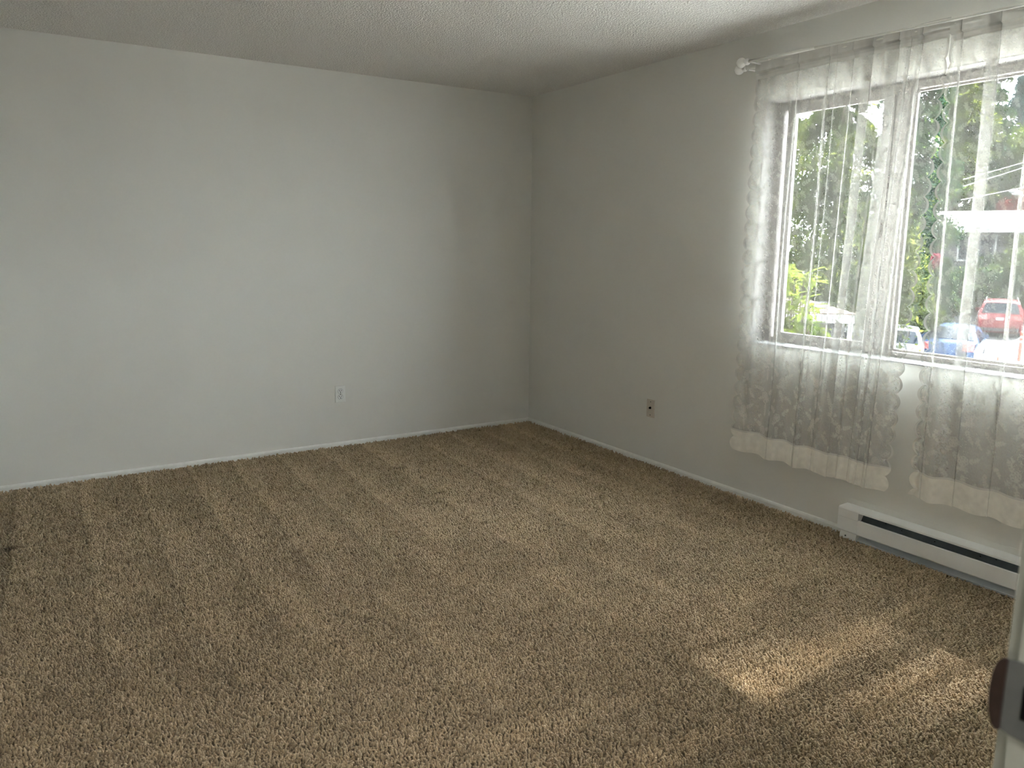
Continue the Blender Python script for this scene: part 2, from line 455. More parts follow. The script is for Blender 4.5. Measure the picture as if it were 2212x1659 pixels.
def carpet():
    P = []
    g = .0078
    xs = np.arange(XL + .008, -.019, g); ys = np.arange(YW + .3, -.019, g)
    X, Y = np.meshgrid(xs, ys); X = X.ravel(); Y = Y.ravel()
    X = X + (RNG.random(X.size) - .5) * g * .9; Y = Y + (RNG.random(Y.size) - .5) * g * .9
    d = np.hypot(X - CAM.x, Y - CAM.y)
    keep = np.clip((2.9 / np.maximum(d, .1)) ** 1.15, .36, 1.0)
    keep = np.where(Y < YF - .1, .36, keep)
    inhall = (Y < YF) & ((X < DX0) | (X > DX1)) & (Y > YF - .12)
    heater = (X > -.068) & (Y < -2.80) & (Y > -3.72)
    sel = (RNG.random(X.size) < keep) & ~inhall & ~heater
    X, Y, keep = X[sel], Y[sel], keep[sel]
    n = X.size
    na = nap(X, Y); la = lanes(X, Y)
    big = vnoise(X, Y, 1.1, 31) - .5; med = vnoise(X, Y, 6.0, 32) - .5; fin = vnoise(X, Y, 45.0, 33) - .5
    tone = .90 + .17 * na + .34 * la + .10 * big + .10 * med + .22 * fin  # lane term: brushed pile plus sun streak brightness painted into the tone
    for (sx, sy, r) in ((-.50, -.10, .030), (-1.407, -.70, .035), (-1.43, -1.26, .03), (-1.442, -1.79, .025), (-2.313, -2.44, .025), (-3.437, -.99, .04)):
        tone *= 1 - .65 * np.exp(-(((X - sx) / r) ** 2 + ((Y - sy) / (r * .6)) ** 2))
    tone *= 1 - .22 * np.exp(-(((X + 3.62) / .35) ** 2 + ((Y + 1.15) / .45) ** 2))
    lean = .25 + .4 * na
    ax = RNG.normal(0, .38, n) - lean * .5 ; ay = RNG.normal(0, .38, n) + la * -.5
    rot = np.stack([ax, ay, RNG.random(n) * 6.28], 1)
    s = (1 / np.sqrt(keep)) * (0.85 + .4 * RNG.random(n))
    V = np.stack([X, Y, np.zeros(n)], 1)
    me = D.meshes.new('carpet'); me.vertices.add(n); me.vertices.foreach_set('co', V.astype(np.float32).ravel())
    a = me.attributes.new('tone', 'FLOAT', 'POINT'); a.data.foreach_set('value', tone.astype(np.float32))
    a = me.attributes.new('rot', 'FLOAT_VECTOR', 'POINT'); a.data.foreach_set('vector', rot.astype(np.float32).ravel())
    a = me.attributes.new('size', 'FLOAT', 'POINT'); a.data.foreach_set('value', s.astype(np.float32))
    o = link('carpet', me, M['yarn'])
    tag(o, 'beige brown cut pile carpet with vacuum tracks, wall to wall', 'carpet', kind='stuff')
    ng = D.node_groups.new('pile', 'GeometryNodeTree')
    ng.interface.new_socket('Geometry', in_out='INPUT', socket_type='NodeSocketGeometry')
    ng.interface.new_socket('Geometry', in_out='OUTPUT', socket_type='NodeSocketGeometry')
    L = ng.links; nn = ng.nodes
    gi = nn.new('NodeGroupInput'); go = nn.new('NodeGroupOutput')
    cone = nn.new('GeometryNodeMeshCone')
    for k, v in (('Vertices', 6), ('Side Segments', 3), ('Radius Bottom', .0034), ('Radius Top', .0022), ('Depth', .0110)):
        cone.inputs[k].default_value = v
    sp_ = nn.new('GeometryNodeSetPosition'); pos = nn.new('GeometryNodeInputPosition'); sep = nn.new('ShaderNodeSeparateXYZ')
    m1 = nn.new('ShaderNodeMath'); m1.operation = 'POWER'; m1.inputs[1].default_value = 2.0
    m2 = nn.new('ShaderNodeMath'); m2.operation = 'MULTIPLY'; m2.inputs[1].default_value = 30.0
    comb = nn.new('ShaderNodeCombineXYZ')
    L.new(pos.outputs[0], sep.inputs[0]); L.new(sep.outputs[2], m1.inputs[0]); L.new(m1.outputs[0], m2.inputs[0]); L.new(m2.outputs[0], comb.inputs[0])
    L.new(cone.outputs['Mesh'], sp_.inputs['Geometry']); L.new(comb.outputs[0], sp_.inputs['Offset'])
    ss = nn.new('GeometryNodeSetShadeSmooth'); L.new(sp_.outputs[0], ss.inputs[0])
    smn = nn.new('GeometryNodeSetMaterial'); smn.inputs['Material'].default_value = M['yarn']; L.new(ss.outputs[0], smn.inputs[0])
    iop = nn.new('GeometryNodeInstanceOnPoints'); L.new(gi.outputs[0], iop.inputs['Points']); L.new(smn.outputs[0], iop.inputs['Instance'])
    ar = nn.new('GeometryNodeInputNamedAttribute'); ar.data_type = 'FLOAT_VECTOR'; ar.inputs['Name'].default_value = 'rot'
    as_ = nn.new('GeometryNodeInputNamedAttribute'); as_.data_type = 'FLOAT'; as_.inputs['Name'].default_value = 'size'
    L.new(ar.outputs[0], iop.inputs['Rotation']); L.new(as_.outputs[0], iop.inputs['Scale'])
    L.new(iop.outputs[0], go.inputs[0])
    md = o.modifiers.new('pile', 'NODES'); md.node_group = ng
    print('tufts', n)


carpet()

# ------------------------------------------------------------------ baseboard heater
HY0, HY1 = -2.800, -3.715
ht = thing('baseboard_heater', (0, (HY0 + HY1) / 2, 0), 'white electric baseboard heater on the wall below the window', 'heater')
ht.location = (0, 0, 0)
bm = bmesh.new(); prism(bm, [(0, .160), (-.062, .157), (-.066, .154), (-.066, .146), (-.063, .146), (-.063, .152), (-.058, .1545), (0, .157)], 'y', HY1, HY0)
obj('hood', bm, M['heat'], ht)
bm = bmesh.new(); prism(bm, [(-.001, .157), (-.001, .004), (-.004, .004), (-.004, .157)], 'y', HY1 + .002, HY0 - .002)
obj('back_plate', bm, M['grey'], ht)
bm = bmesh.new(); prism(bm, [(-.066, .109), (-.066, .044), (-.063, .040), (-.059, .044), (-.062, .047), (-.062, .106), (-.058, .111), (-.062, .112)], 'y', HY1 + .1, HY0 - .105)
obj('front_panel', bm, M['heat'], ht)
# dark louvre deflector seen through the slot
bm = bmesh.new(); prism(bm, [(-.012, .152), (-.040, .106), (-.042, .107), (-.015, .153)], 'y', HY1 + .1, HY0 - .105)
lv = obj('deflector', bm, M['dark'], ht)
for yy, zz in ((-3.02, .126), (-3.10, .119), (-3.25, .119), (-3.40, .130), (-3.44, .120), (-3.50, .126)):
    b2 = bmesh.new(); xx = -.012 - (.152 - zz) * (.028 / .046) - .0022
    cyl(b2, (xx, yy, zz), (xx - .0008, yy, zz), .0032, seg=10); obj('punched_hole', b2, M['black'], lv)
bm = bmesh.new(); prism(bm, [(-.004, .100), (-.004, .097), (-.038, .097), (-.038, .100)], 'y', HY1 + .1, HY0 - .105)
obj('heating_element', bm, M['dark'], ht)
# curved return and toe tray under the panel
tray = [(-.004, .060), (-.018, .042), (-.034, .022), (-.050, .010), (-.056, .010), (-.056, .003), (-.004, .003)]
bm = bmesh.new(); prism(bm, tray, 'y', HY1 + .02, HY0 - .02)
obj('toe_tray', bm, M['grey'], ht)
for a, b in ((HY0, HY0 - .105), (HY1 + .1, HY1)):
    lo, hi = min(a, b), max(a, b)
    bm = bmesh.new(); prism(bm, [(-.0005, .1570), (-.0655, .1535), (-.0675, .150), (-.0675, .046), (-.064, .040), (-.010, .040), (-.0005, .045)], 'y', lo, hi)
    e = obj('end_cover', bm, M['heat'], ht)
    obj('cover_seam', BX((-.0685, -.0670, lo + .001, hi - .001, .1085, .1115)), M['white'], e)
    bm = bmesh.new(); prism(bm, [(-.010, .040), (-.056, .040), (-.060, .012), (-.060, .003), (-.010, .003)], 'y', lo + .008, hi - .012)
    e2 = obj('end_foot', bm, M['heat'], ht)
    b2 = bmesh.new(); cyl(b2, (-.0605, (lo + hi) / 2 + .01, .018), (-.0585, (lo + hi) / 2 + .01, .018), .004, seg=10); obj('screw', b2, M['dark'], e2)
# wiring knockouts on the tray near the left end
for k, yy in enumerate((-2.97, -3.00, -3.03)):
    obj('knockout', BX((-.030, -.026, yy - .01, yy + .01, .026, .034)), M['grey'], ht)

# ------------------------------------------------------------------ outlets
ot = thing('wall_outlet', (-1.529, 0, .369), 'white duplex power outlet on the left wall, low down', 'outlet')
bm = BX((-.0355, .0355, -.006, -.0002, -.0575, .0575)); obj('cover_plate', bm, M['plate'], ot, bevel=.0025)
for dz in (.0195, -.0195):
    bm = bmesh.new(); rr = .0172
    pf = [(rr * math.cos(2 * PI * k / 28), dz + max(-.0143, min(.0143, rr * math.sin(2 * PI * k / 28)))) for k in range(28)]
    A = [bm.verts.new((p, -.0078, q)) for p, q in pf]; B = [bm.verts.new((p, -.0055, q)) for p, q in pf]
    for i in range(28): bm.faces.new((A[i], A[(i + 1) % 28], B[(i + 1) % 28], B[i]))
    bm.faces.new(A)
    rc = obj('receptacle', bm, M['white'], ot)
    pf2 = [((rr + .0014) * math.cos(2 * PI * k / 28), dz + max(-.0157, min(.0157, (rr + .0014) * math.sin(2 * PI * k / 28)))) for k in range(28)]
    bm = bmesh.new(); A = [bm.verts.new((p, -.0063, q)) for p, q in pf2]; bm.faces.new(A); B = [bm.verts.new((p, -.0058, q)) for p, q in pf2]
    for i in range(28): bm.faces.new((A[i], A[(i + 1) % 28], B[(i + 1) % 28], B[i]))
    obj('shadow_gap', bm, M['dark'], rc)
    obj('slot', BX((-.0082, -.0050, -.0082, -.0070, dz + .000, dz + .0085)), M['black'], rc)
    obj('slot', BX((.0050, .0082, -.0082, -.0070, dz + .001, dz + .0080)), M['black'], rc)
    bm = bmesh.new(); cyl(bm, (0, -.0083, dz - .0068), (0, -.007, dz - .0068), .0033, seg=14); obj('earth_hole', bm, M['black'], rc)
bm = bmesh.new(); cyl(bm, (0, -.0072, 0), (0, -.0055, 0), .0032, seg=14); obj('screw', bm, M['steel'], ot)

cx = thing('cable_plate', (0, -1.396, .366), 'almond cable jack plate low on the wall left of curtain', 'wall plate')
bm = BX((-.006, -.0002, -.0355, .0355, -.0575, .0575)); obj('cover_plate', bm, M['ivory'], cx, bevel=.0022)
bm = bmesh.new(); lathe(bm, [(.0075, 0), (.0075, .003), (.0052, .003), (.0052, .010), (.004, .011)], (-.006, 0, .004), (-1, 0, 0), 16)
jk = obj('jack', bm, M['black'], cx, smooth=False)
for dz in (-.042, .042):
    bm = bmesh.new(); cyl(bm, (-.0068, 0, dz), (-.0055, 0, dz), .0034, seg=12); obj('screw', bm, M['steel'], cx)

# ------------------------------------------------------------------ curtain rods
def rod(name, x, p0, p1, r, label, joint, finial=True):
    a = Vector((x, *p0)); b = Vector((x, *p1)); d = (b - a).normalized()
    t = thing(name, a, label, 'curtain rod', group=None); L = (b - a)
    J = joint
    bm = bmesh.new(); cyl(bm, d * .006, L * J, r, seg=16); obj('rod_tube', bm, M['rod'], t, smooth=True)
    bm = bmesh.new(); cyl(bm, L * J, L - d * .006, r * .8, seg=16); obj('rod_tube', bm, M['rod'], t, smooth=True)
    for s, base in ((-1, Vector((0, 0, 0))), (1, L)):
        bm = bmesh.new()
        lathe(bm, [(r * 1.05, -.004), (.0135, -.002), (.0155, .004), (.0150, .012), (.011, .015), (.0075, .017), (.0075, .021)], base, d * s, 24)
        obj('collar', bm, M['plastic'], t, smooth=True)
        bm = bmesh.new(); R = .0245
        lathe(bm, [(R * math.sin(k * PI / 12) + .0004, -R * math.cos(k * PI / 12)) for k in range(0, 13)], base + d * s * (.019 + R), d * s, 24)
        obj('finial', bm, M['plastic'], t, smooth=True)
        bm = bmesh.new(); q = base - d * s * .030
        box(bm, q.x - r - .004, -x - .0005, q.y - .006, q.y + .006, q.z - r - .004, q.z - r + .0)
        box(bm, -x - .004, -x - .0005, q.y - .010, q.y + .010, q.z - .035, q.z + .025)
        obj('bracket', bm, M['plastic'], t)
    return t


rod('curtain_rod', -.125, (-2.128, 2.281), (-4.02, 2.226), .0072, 'bare white curtain rod in front of the one with lace', .205)
rod('curtain_rod', -.060, (-2.058, 2.269), (-4.05, 2.234), .0120, 'white curtain rod threaded through lace curtains, nearest the wall', .035)

# ------------------------------------------------------------------ lace curtains
def lace_image(Wm, Hm, res, seed):
    """thread density picture of a rose-and-leaf machine lace, in cloth coordinates"""
    rg = np.random.default_rng(seed)
    w, h = int(Wm / res) + 4, int(Hm / res) + 4
    I = np.zeros((h, w), np.float32)

    def ell(cx_, cy_, a, b, th, val=.8, hollow=0.0):
        R_ = max(a, b) * 1.2; x0, x1 = int((cx_ - R_) / res), int((cx_ + R_) / res) + 2; y0, y1 = int((cy_ - R_) / res), int((cy_ + R_) / res) + 2
        x0, y0, x1, y1 = max(x0, 0), max(y0, 0), min(x1, w), min(y1, h)
        if x0 >= x1 or y0 >= y1: return
        yy, xx = np.mgrid[y0:y1, x0:x1]; xx = xx * res - cx_; yy = yy * res - cy_
        c, s = math.cos(th), math.sin(th)
        d = np.sqrt(((xx * c + yy * s) / a) ** 2 + ((-xx * s + yy * c) / b) ** 2)
        sft = res * .7 / min(a, b)
        m = np.clip((1 - d) / sft + .5, 0, 1)
        if hollow: m = m * (1 - .75 * np.clip((hollow - d) / sft + .5, 0, 1))
        I[y0:y1, x0:x1] = np.maximum(I[y0:y1, x0:x1], m * val)

    def leaf(x, y, th, l=.013, b=.0042, val=.8): ell(x + math.cos(th) * l, y + math.sin(th) * l, l, b, th, val)

    def rose(x, y, r, ph):
        for k in range(7): ell(x + r * .72 * math.cos(ph + k * .898), y + r * .72 * math.sin(ph + k * .898), r * .46, r * .36, ph + k * .898 + PI / 2, .85, .55)
        for k in range(5): ell(x + r * .34 * math.cos(ph + k * 1.257), y + r * .34 * math.sin(ph + k * 1.257), r * .32, r * .2, ph + k * 1.257 + PI / 2, .8, .5)
        ell(x, y, r * .17, r * .17, 0, .9)

    def daisy(x, y, r, ph):
        for k in range(5): ell(x + r * .6 * math.cos(ph + k * 1.257), y + r * .6 * math.sin(ph + k * 1.257), r * .42, r * .3, ph + k * 1.257, .85, .45)
        ell(x, y, r * .2, r * .2, 0, .85)

    def spray(x, y, th, n=5, l=.0115):
        for k in range(n):
            px, py = x + math.cos(th) * k * .0105, y + math.sin(th) * k * .0105
            ell(px, py, .006, .0016, th, .7)
            leaf(px, py, th + .85, l * (1 - k * .06) * .62, .0036); leaf(px, py, th - .85, l * (1 - k * .06) * .62, .0036)
            th += rg.normal(0, .06)
        leaf(px, py, th, .009, .004)

    tx, ty = .138, .190
    for i in range(-1, int(Wm / tx) + 2):
        for j in range(-1, int(Hm / ty) + 2):
            ox = i * tx + .02; oy = j * ty + (i % 2) * ty * .5
            q = .006
            r = lambda: rg.normal(0, q)
            rose(ox + .05 + r(), oy + .05 + r(), .021, rg.random() * 6)
            daisy(ox + .078 + r(), oy + .078 + r(), .014, rg.random() * 6)
            daisy(ox + .03 + r(), oy + .082 + r(), .013, rg.random() * 6)
            spray(ox + .055, oy + .105, 1.35 + r() * 20); spray(ox + .03, oy + .03, -2.3 + r() * 20, 4); spray(ox + .08, oy + .04, -.6 + r() * 20, 4)
            for k in range(5): leaf(ox + .05 + r(), oy + .08 + r(), rg.random() * 6.28, .010, .0045)
            daisy(ox + .100 + r(), oy + .135 + r(), .011, rg.random() * 6)
            spray(ox + .10, oy + .14, .9 + r() * 20, 3, .009)
            leaf(ox + .02 + r(), oy + .16 + r(), 1.2, .009, .004); leaf(ox + .02 + r(), oy + .165 + r(), 2.2, .009, .004)
    return I


def fold_path(y0, y1, folds, z, seed, X0):
    """plan of the cloth at height z: list of (x, y); folds are overlaps (centre, width, depth)"""
    pts = []
    cur = y0
    for c, wd, dp in folds:
        pts.append((cur, c + wd * .5))
        cur = c - wd * .5
    pts.append((cur, y1))
    return pts


def curtain(name, y0t, y0b, y1t, y1b, zt, zb, folds, scal0, scal1, label, seed, dense=1.0, X0=-.060):
    rows = int((zt - zb) / .0035); zs = np.linspace(zt, zb, rows)
    img_res = .002
    # reference plan: knots in (y, x); cloth arclength from it
    kn_y, kn_x, kn_f = [], [], []
    rg = np.random.default_rng(seed)
    ytop0, ytop1 = y0t, y1t
    kn_y.append(y0t); kn_x.append(0.0)
    prev = y0t; sgn = 1
    for c, wd, dp in folds:
        span = (prev - (c + wd / 2)); m_ = max(1, int(abs(span) / .07))
        for k in range(1, m_ + 1):
            t = k / (m_ + 1); kn_y.append(prev - span * t); kn_x.append(sgn * .009 * (.6 + .8 * rg.random())); sgn = -sgn
        # overlap: forward to the far edge in front, back behind, and on
        kn_y += [c + wd * .55, c - wd * .45, c - wd * .55, c, c + wd * .50, c + wd * .45, c - wd * .2]
        kn_x += [-.001 - dp * .15, -.002 - dp * .15, -.0014 - dp * .12, .0, .001, .0015, .002]
        prev = c - wd * .6
    span = prev - y1t; m_ = max(1, int(abs(span) / .06))
    for k in range(1, m_ + 1):
        t = k / (m_ + 1); kn_y.append(prev - span * t); kn_x.append(sgn * .009 * (.6 + .8 * rg.random())); sgn = -sgn
    kn_y.append(y1t); kn_x.append(0)
    ky, kx = np.array(kn_y), np.array(kn_x)
    # smooth the knots with a Catmull-Rom spline
    Pk = np.stack([ky, kx], 1); P = np.vstack([2 * Pk[0] - Pk[1], Pk, 2 * Pk[-1] - Pk[-2]])
    out = []
    for i in range(len(Pk) - 1):
        a, b, c, d = P[i:i + 4]; seg = np.linspace(0, 1, 12, endpoint=False)[:, None]
        out.append(.5 * (2 * b + (c - a) * seg + (2 * a - 5 * b + 4 * c - d) * seg ** 2 + (3 * b - a - 3 * c + d) * seg ** 3))
    out.append(Pk[-1:]); pl = np.vstack(out)
    ds = np.r_[0, np.cumsum(np.hypot(*np.diff(pl, axis=0).T))]; Ltot = ds[-1]
    ncol = int(Ltot / (.0035 / dense)) + 1
    s = np.linspace(0, Ltot, ncol); py = np.interp(s, ds, pl[:, 0]); pxx = np.interp(s, ds, pl[:, 1])
    Z, Sg = np.meshgrid(zs, s, indexing='ij')
    t = (py - y0t) / (y1t - y0t)                              # 0..1 across the panel
    v = (zt - Z) / (zt - zb)                                  # 0 at the rod, 1 at the hem
    e0 = y0t + (y0b - y0t) * v; e1 = y1t + (y1b - y1t) * v
    sway = .004 * np.sin(v * 7 + t[None, :] * 9 + seed) * np.sin(t * PI)[None, :]
    Y = e0 + (e1 - e0) * t[None, :] + sway
    depthgrow = .55 + .75 * v
    X = X0 + pxx[None, :] * depthgrow + .003 * np.sin(v * 11 + t[None, :] * 23)
    X = np.where(v < .022, X0 - .012 + pxx[None, :] * .35, X)
    X = np.minimum(X, -.014 - 0 * X)
    # scalloped edges: slide the outer columns
    Pd = .077
    sc = np.abs(np.sin((zt - Z) / Pd * PI)) ** .65
    wE = .055
    edge_d = np.full(Z.shape, 1.0)
    if scal0:
        k = np.clip(1 - Sg / wE, 0, 1) ** 1.0
        Y = Y + k * (.027 * (sc - .62)) * np.sign(y0t - y1t) * sm(.02, .16, v); edge_d = np.minimum(edge_d, Sg + 0 * sc)
    if scal1:
        k = np.clip(1 - (Ltot - Sg) / wE, 0, 1)
        Y = Y - k * (.027 * (sc - .62)) * np.sign(y0t - y1t) * sm(.02, .16, v); edge_d = np.minimum(edge_d, Ltot - Sg)
    I = lace_image(Ltot, zt - zb, img_res, seed)
    ii = np.clip(((zt - Z) / img_res).astype(int), 0, I.shape[0] - 1); jj = np.clip((Sg / img_res).astype(int), 0, I.shape[1] - 1)
    mot = I[ii, jj]
    net = .33 + .03 * np.random.default_rng(seed + 1).standard_normal(mot.shape)
    W_ = net + (.68 - net) * mot * .9
    trim = sm(.0095, .0075, edge_d) if False else np.where(edge_d < .0085, 1.0, 0.0)
    W_ = np.maximum(W_, trim * .72)
    hem_h = .112
    zhem = zb + hem_h
    hem = Z < zhem
    hn = np.random.default_rng(seed + 2)
    hz = vnoise(Sg * 1.0, Z, 55.0, seed + 5)
    W_ = np.where(hem, .80 + .16 * hz + .05 * mot, W_)
    W_ = np.where(np.abs(Z - zhem) < .004, .97, W_)
    pocket = v < .034
    W_ = np.where(pocket, .62 + .1 * hz, W_)
    W_ = np.where(np.abs(v - .034) < .003, .85, W_)
    # wavy bottom edge
    Z = Z + .006 * np.sin(t[None, :] * 31 + seed) * sm(.8, 1.0, v)
    V = np.stack([X, Y, Z], -1).reshape(-1, 3); Wf = np.clip(W_, 0, .98).ravel()
    idx = np.arange(rows * ncol).reshape(rows, ncol)
    cen = thing(name, (0, 0, 0), label, 'curtain')
    r_p = int(np.argmax(~pocket[:, 0])); r_h = int(np.argmax(hem[:, 0]))
    for nm, a, b, m_ in (('rod_pocket', 0, r_p, M['lace']), ('lace_panel', r_p, r_h, M['lace']), ('hem_band', r_h, rows - 1, M['hem'])):
        sub = idx[a:b + 1]
        F = np.stack([sub[:-1, :-1], sub[1:, :-1], sub[1:, 1:], sub[:-1, 1:]], -1).reshape(-1, 4)
        lo, hi = sub.min(), sub.max()
        o = np_mesh(nm, V[lo:hi + 1], F - lo, m_, cen, True, {'weave': Wf[lo:hi + 1]})
        if nm == 'hem_band': o['label'] = 'dense cream hem band'
    return cen


curtain('lace_curtain', -2.130, -2.112, -3.108, -3.020, 2.278, .280,
        [(-2.382, .010, .004), (-2.555, .012, .004), (-2.600, .006, .003), (-2.68, .008, .003), (-2.752, .044, .008), (-2.866, .052, .014), (-2.935, .016, .006), (-2.990, .012, .005)],
        True, True, 'left lace curtain panel with scalloped edges, floral pattern and cream hem', 3)
curtain('lace_curtain', -3.106, -3.136, -4.03, -4.00, 2.258, .300,
        [(-3.150, .010, .004), (-3.275, .044, .012), (-3.440, .016, .006), (-3.63, .09, .012), (-3.80, .05, .01)],
        True, True, 'right lace curtain panel, cut off by the picture edge', 8)
#EXT#
# ------------------------------------------------------------------ outside: the lot, cars, trees, buildings
def gz(x): return -2.05 - .08 * (30.7 - x)          # the lot falls towards the house


for nm_, xa, xb, m_ in (('ground', TW, 29.3, 'asphalt'), ('road', 29.3, 90, 'tarmac')):  # the far strip is painted dark for the shade around the red car
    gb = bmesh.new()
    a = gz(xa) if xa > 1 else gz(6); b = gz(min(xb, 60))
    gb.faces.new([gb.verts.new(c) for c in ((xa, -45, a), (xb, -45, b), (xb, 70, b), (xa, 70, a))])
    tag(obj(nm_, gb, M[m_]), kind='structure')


def cards(n, centers, size, spread_n, up=0.3, asp=2.0, rg=RNG):
    """n leaf cards: centres (n,3), half lengths (n,) -> quads folded along nothing, random facing"""
    a = rg.normal(size=(n, 3)); a /= np.linalg.norm(a, axis=1)[:, None]
    b = rg.normal(size=(n, 3)); b -= (b * a).sum(1)[:, None] * a; b /= np.linalg.norm(b, axis=1)[:, None]
    s = size[:, None]; w = s / asp
    V = np.stack([centers - a * s, centers + b * w * .9, centers + a * s, centers - b * w], 1).reshape(-1, 3)
    return V, np.arange(4 * n).reshape(n, 4)


def trunk(name, h, r, parent, lean=0.0):
    bm = bmesh.new(); prev = None
    for k in range(8):
        z = h * k / 7; rr = r * (1 - .85 * k / 7) * (1.35 if k == 0 else 1)
        ring = [bm.verts.new((rr * math.cos(2 * PI * j / 9) + lean * z, rr * math.sin(2 * PI * j / 9), z)) for j in range(9)]
        if prev:
            for j in range(9): bm.faces.new((prev[j], prev[(j + 1) % 9], ring[(j + 1) % 9], ring[j]))
        prev = ring
    bm.faces.new(prev)
    return obj(name, bm, M['bark'], parent, smooth=True)


def conifer(base, h, rad, m, n, label, seed, droop=.45, z0=.08, leaf=.11, name='conifer_tree', power=.85):
    rg = np.random.default_rng(seed)
    t = thing(name, base, label, 'tree')
    trunk('trunk', h * .97, .018 * h, t)
    nb = int(h * 9); V0 = []; bb = bmesh.new()
    per = max(10, n // nb); C_, S_, T_ = [], [], []
    for i in range(nb):
        f = z0 + (1 - z0) * (i + rg.random()) / nb; zc = h * f
        L = rad * (1 - f) ** power * (.75 + .5 * rg.random()) + .12; az = rg.random() * 2 * PI
        u = rg.random(per) ** .7
        lat = rg.normal(0, .16, per) * L * (.35 + u)
        dz = -droop * L * u ** 1.6 + .10 * L * np.sin(u * 3) - np.abs(rg.normal(0, .09 * L + .05, per))
        T_.append(np.clip(rg.random(per) ** 1.6 * .45 + .55 * (u > .8) * rg.random(per), 0, 1)); x = math.cos(az) * u * L - math.sin(az) * lat; y = math.sin(az) * u * L + math.cos(az) * lat  # outer leaves get a brighter tint, sunlight painted on the branch tips
        C_.append(np.stack([x, y, zc + dz], 1)); S_.append(leaf * (.5 + rg.random(per)))
        e = Vector((math.cos(az) * L * .8, math.sin(az) * L * .8, zc - droop * L * .5))
        if i % 2 == 0: cyl(bb, (0, 0, zc), e, .02 * L + .01, .006, seg=5, caps=False)
    obj('branches', bb, M['bark'], t)['kind'] = 'stuff'
    C_ = np.concatenate(C_); S_ = np.concatenate(S_)
    V, F = cards(len(C_), C_, S_, None, asp=3.0, rg=rg)
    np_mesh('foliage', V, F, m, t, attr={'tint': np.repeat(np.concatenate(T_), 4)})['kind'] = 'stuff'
    return t


def broadleaf(base, h, rad, m, n, label, seed, leaf=.07, name='leafy_tree', flat=1.0, zc=.62, stems=5, cat='tree', asp=2.4):
    rg = np.random.default_rng(seed)
    t = thing(name, base, label, cat)
    if h > 2.5: trunk('trunk', h * .7, .02 * h, t)
    else:
        bm = bmesh.new()
        for k in range(stems):
            a = rg.random() * 6.28; cyl(bm, (.05 * math.cos(a), .05 * math.sin(a), 0), (rad * .5 * math.cos(a), rad * .5 * math.sin(a), h * .75), .03, .012, seg=6)
        obj('stems', bm, M['bark'], t)['kind'] = 'stuff'
    nc = max(14, n // 130); C_, T_ = [], []
    for i in range(nc):
        d = rg.normal(size=3); d /= np.linalg.norm(d); rr = rg.random() ** .4
        c = np.array([d[0] * rad * rr, d[1] * rad * rr, h * zc + d[2] * h * (1 - zc) * rr * flat * .95])
        c[2] = max(c[2], .12 * h)
        q = rg.normal(size=(n // nc, 3)); q /= np.linalg.norm(q, axis=1)[:, None]
        C_.append(c + q * (rg.random((n // nc, 1)) ** .5) * rad * .30)
        T_.append(np.clip(.40 * rg.random(n // nc) + .5 * (q[:, 2] > .45) * rg.random(n // nc), 0, 1))  # upper leaves of each clump painted lighter, as if sunlit
    C_ = np.concatenate(C_); C_[:, 2] = np.maximum(C_[:, 2], .03)
    V, F = cards(len(C_), C_, leaf * (.55 + .9 * rg.random(len(C_))), None, asp=asp, rg=rg)
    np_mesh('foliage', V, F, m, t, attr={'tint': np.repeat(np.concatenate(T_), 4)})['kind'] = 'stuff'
    return t


def gp(px, depth):
    """ground point seen at picture column px, at a distance along the view axis"""
    v = at(px, 640, depth); return Vector((v.x, v.y, gz(v.x)))


conifer(gp(1790, 29), 10.8, 4.4, M['cedar'], 60000, 'tall drooping cedar seen through the left half of the window', 41, droop=.55, z0=.10, leaf=.10, name='cedar_tree', power=.7)
conifer(gp(1938, 34), 15.5, 2.3, M['fir'], 40000, 'dark green fir behind the mullion, right of the drooping cedar', 42, droop=.35, leaf=.11, name='fir_tree', power=.6)
conifer(gp(2028, 53), 17.5, 3.1, M['cedar'], 60000, 'dense green conifer seen in the gap between the lace panels', 43, droop=.30, leaf=.15, name='conifer_tree', power=.5)
conifer(gp(2172, 66), 15.3, 2.7, M['pine'], 22000, 'far bluish pine against the sky at the right edge', 44, droop=.1, leaf=.24, name='pine_tree', power=.5)
broadleaf(gp(2207, 56), 9.7, 4.0, M['maple'], 26000, 'yellow green leafy tree behind the grey house', 45, leaf=.17)
conifer(gp(1672, 33), 11.0, 3.6, M['cedar'], 26000, 'conifer glimpsed beside the left window frame', 46, droop=.5, leaf=.11, name='cedar_tree', power=.7)
conifer(gp(2090, 55), 17.0, 2.1, M['fir'], 34000, 'tall dark fir left of the far pine', 47, droop=.2, leaf=.17, name='fir_tree', power=.55)
# two unseen trees, added and shaped to block and filter the sun
conifer(Vector((13.5, -2.58, gz(13.5))), 34, 1.8, M['fir'], 80000, 'slender dense fir, between the sun and the left half of the window', 48, droop=.3, leaf=.11, z0=.35, name='fir_tree', power=.25)
conifer(Vector((14.5, -5.05, gz(14.5))), 34, 1.8, M['cedar'], 46000, 'looser cedar, between the sun and the right half of the window', 49, droop=.4, leaf=.085, z0=.35, name='cedar_tree', power=.25)
for i, (x, y, hh) in enumerate([(23, -1.5, 12.5), (21, -6.5, 13.5), (22, -11.5, 12.0)]):  # unseen row added to keep low sky light off the far carpet
    conifer(Vector((x, y, gz(x))), hh, 3.4, M['cedar'], 9000, ['cedar of the row right of the view, nearest the red car', 'middle cedar of the row right of the view', 'last cedar of the row right of the view'][i], 90 + i, droop=.4, leaf=.22, z0=.06, name='cedar_tree', power=.5)
hedge_px = [(1725, 26.5, 3.0), (1835, 28.6, 3.8), (1925, 29.5, 3.8), (1985, 30.5, 3.6)]
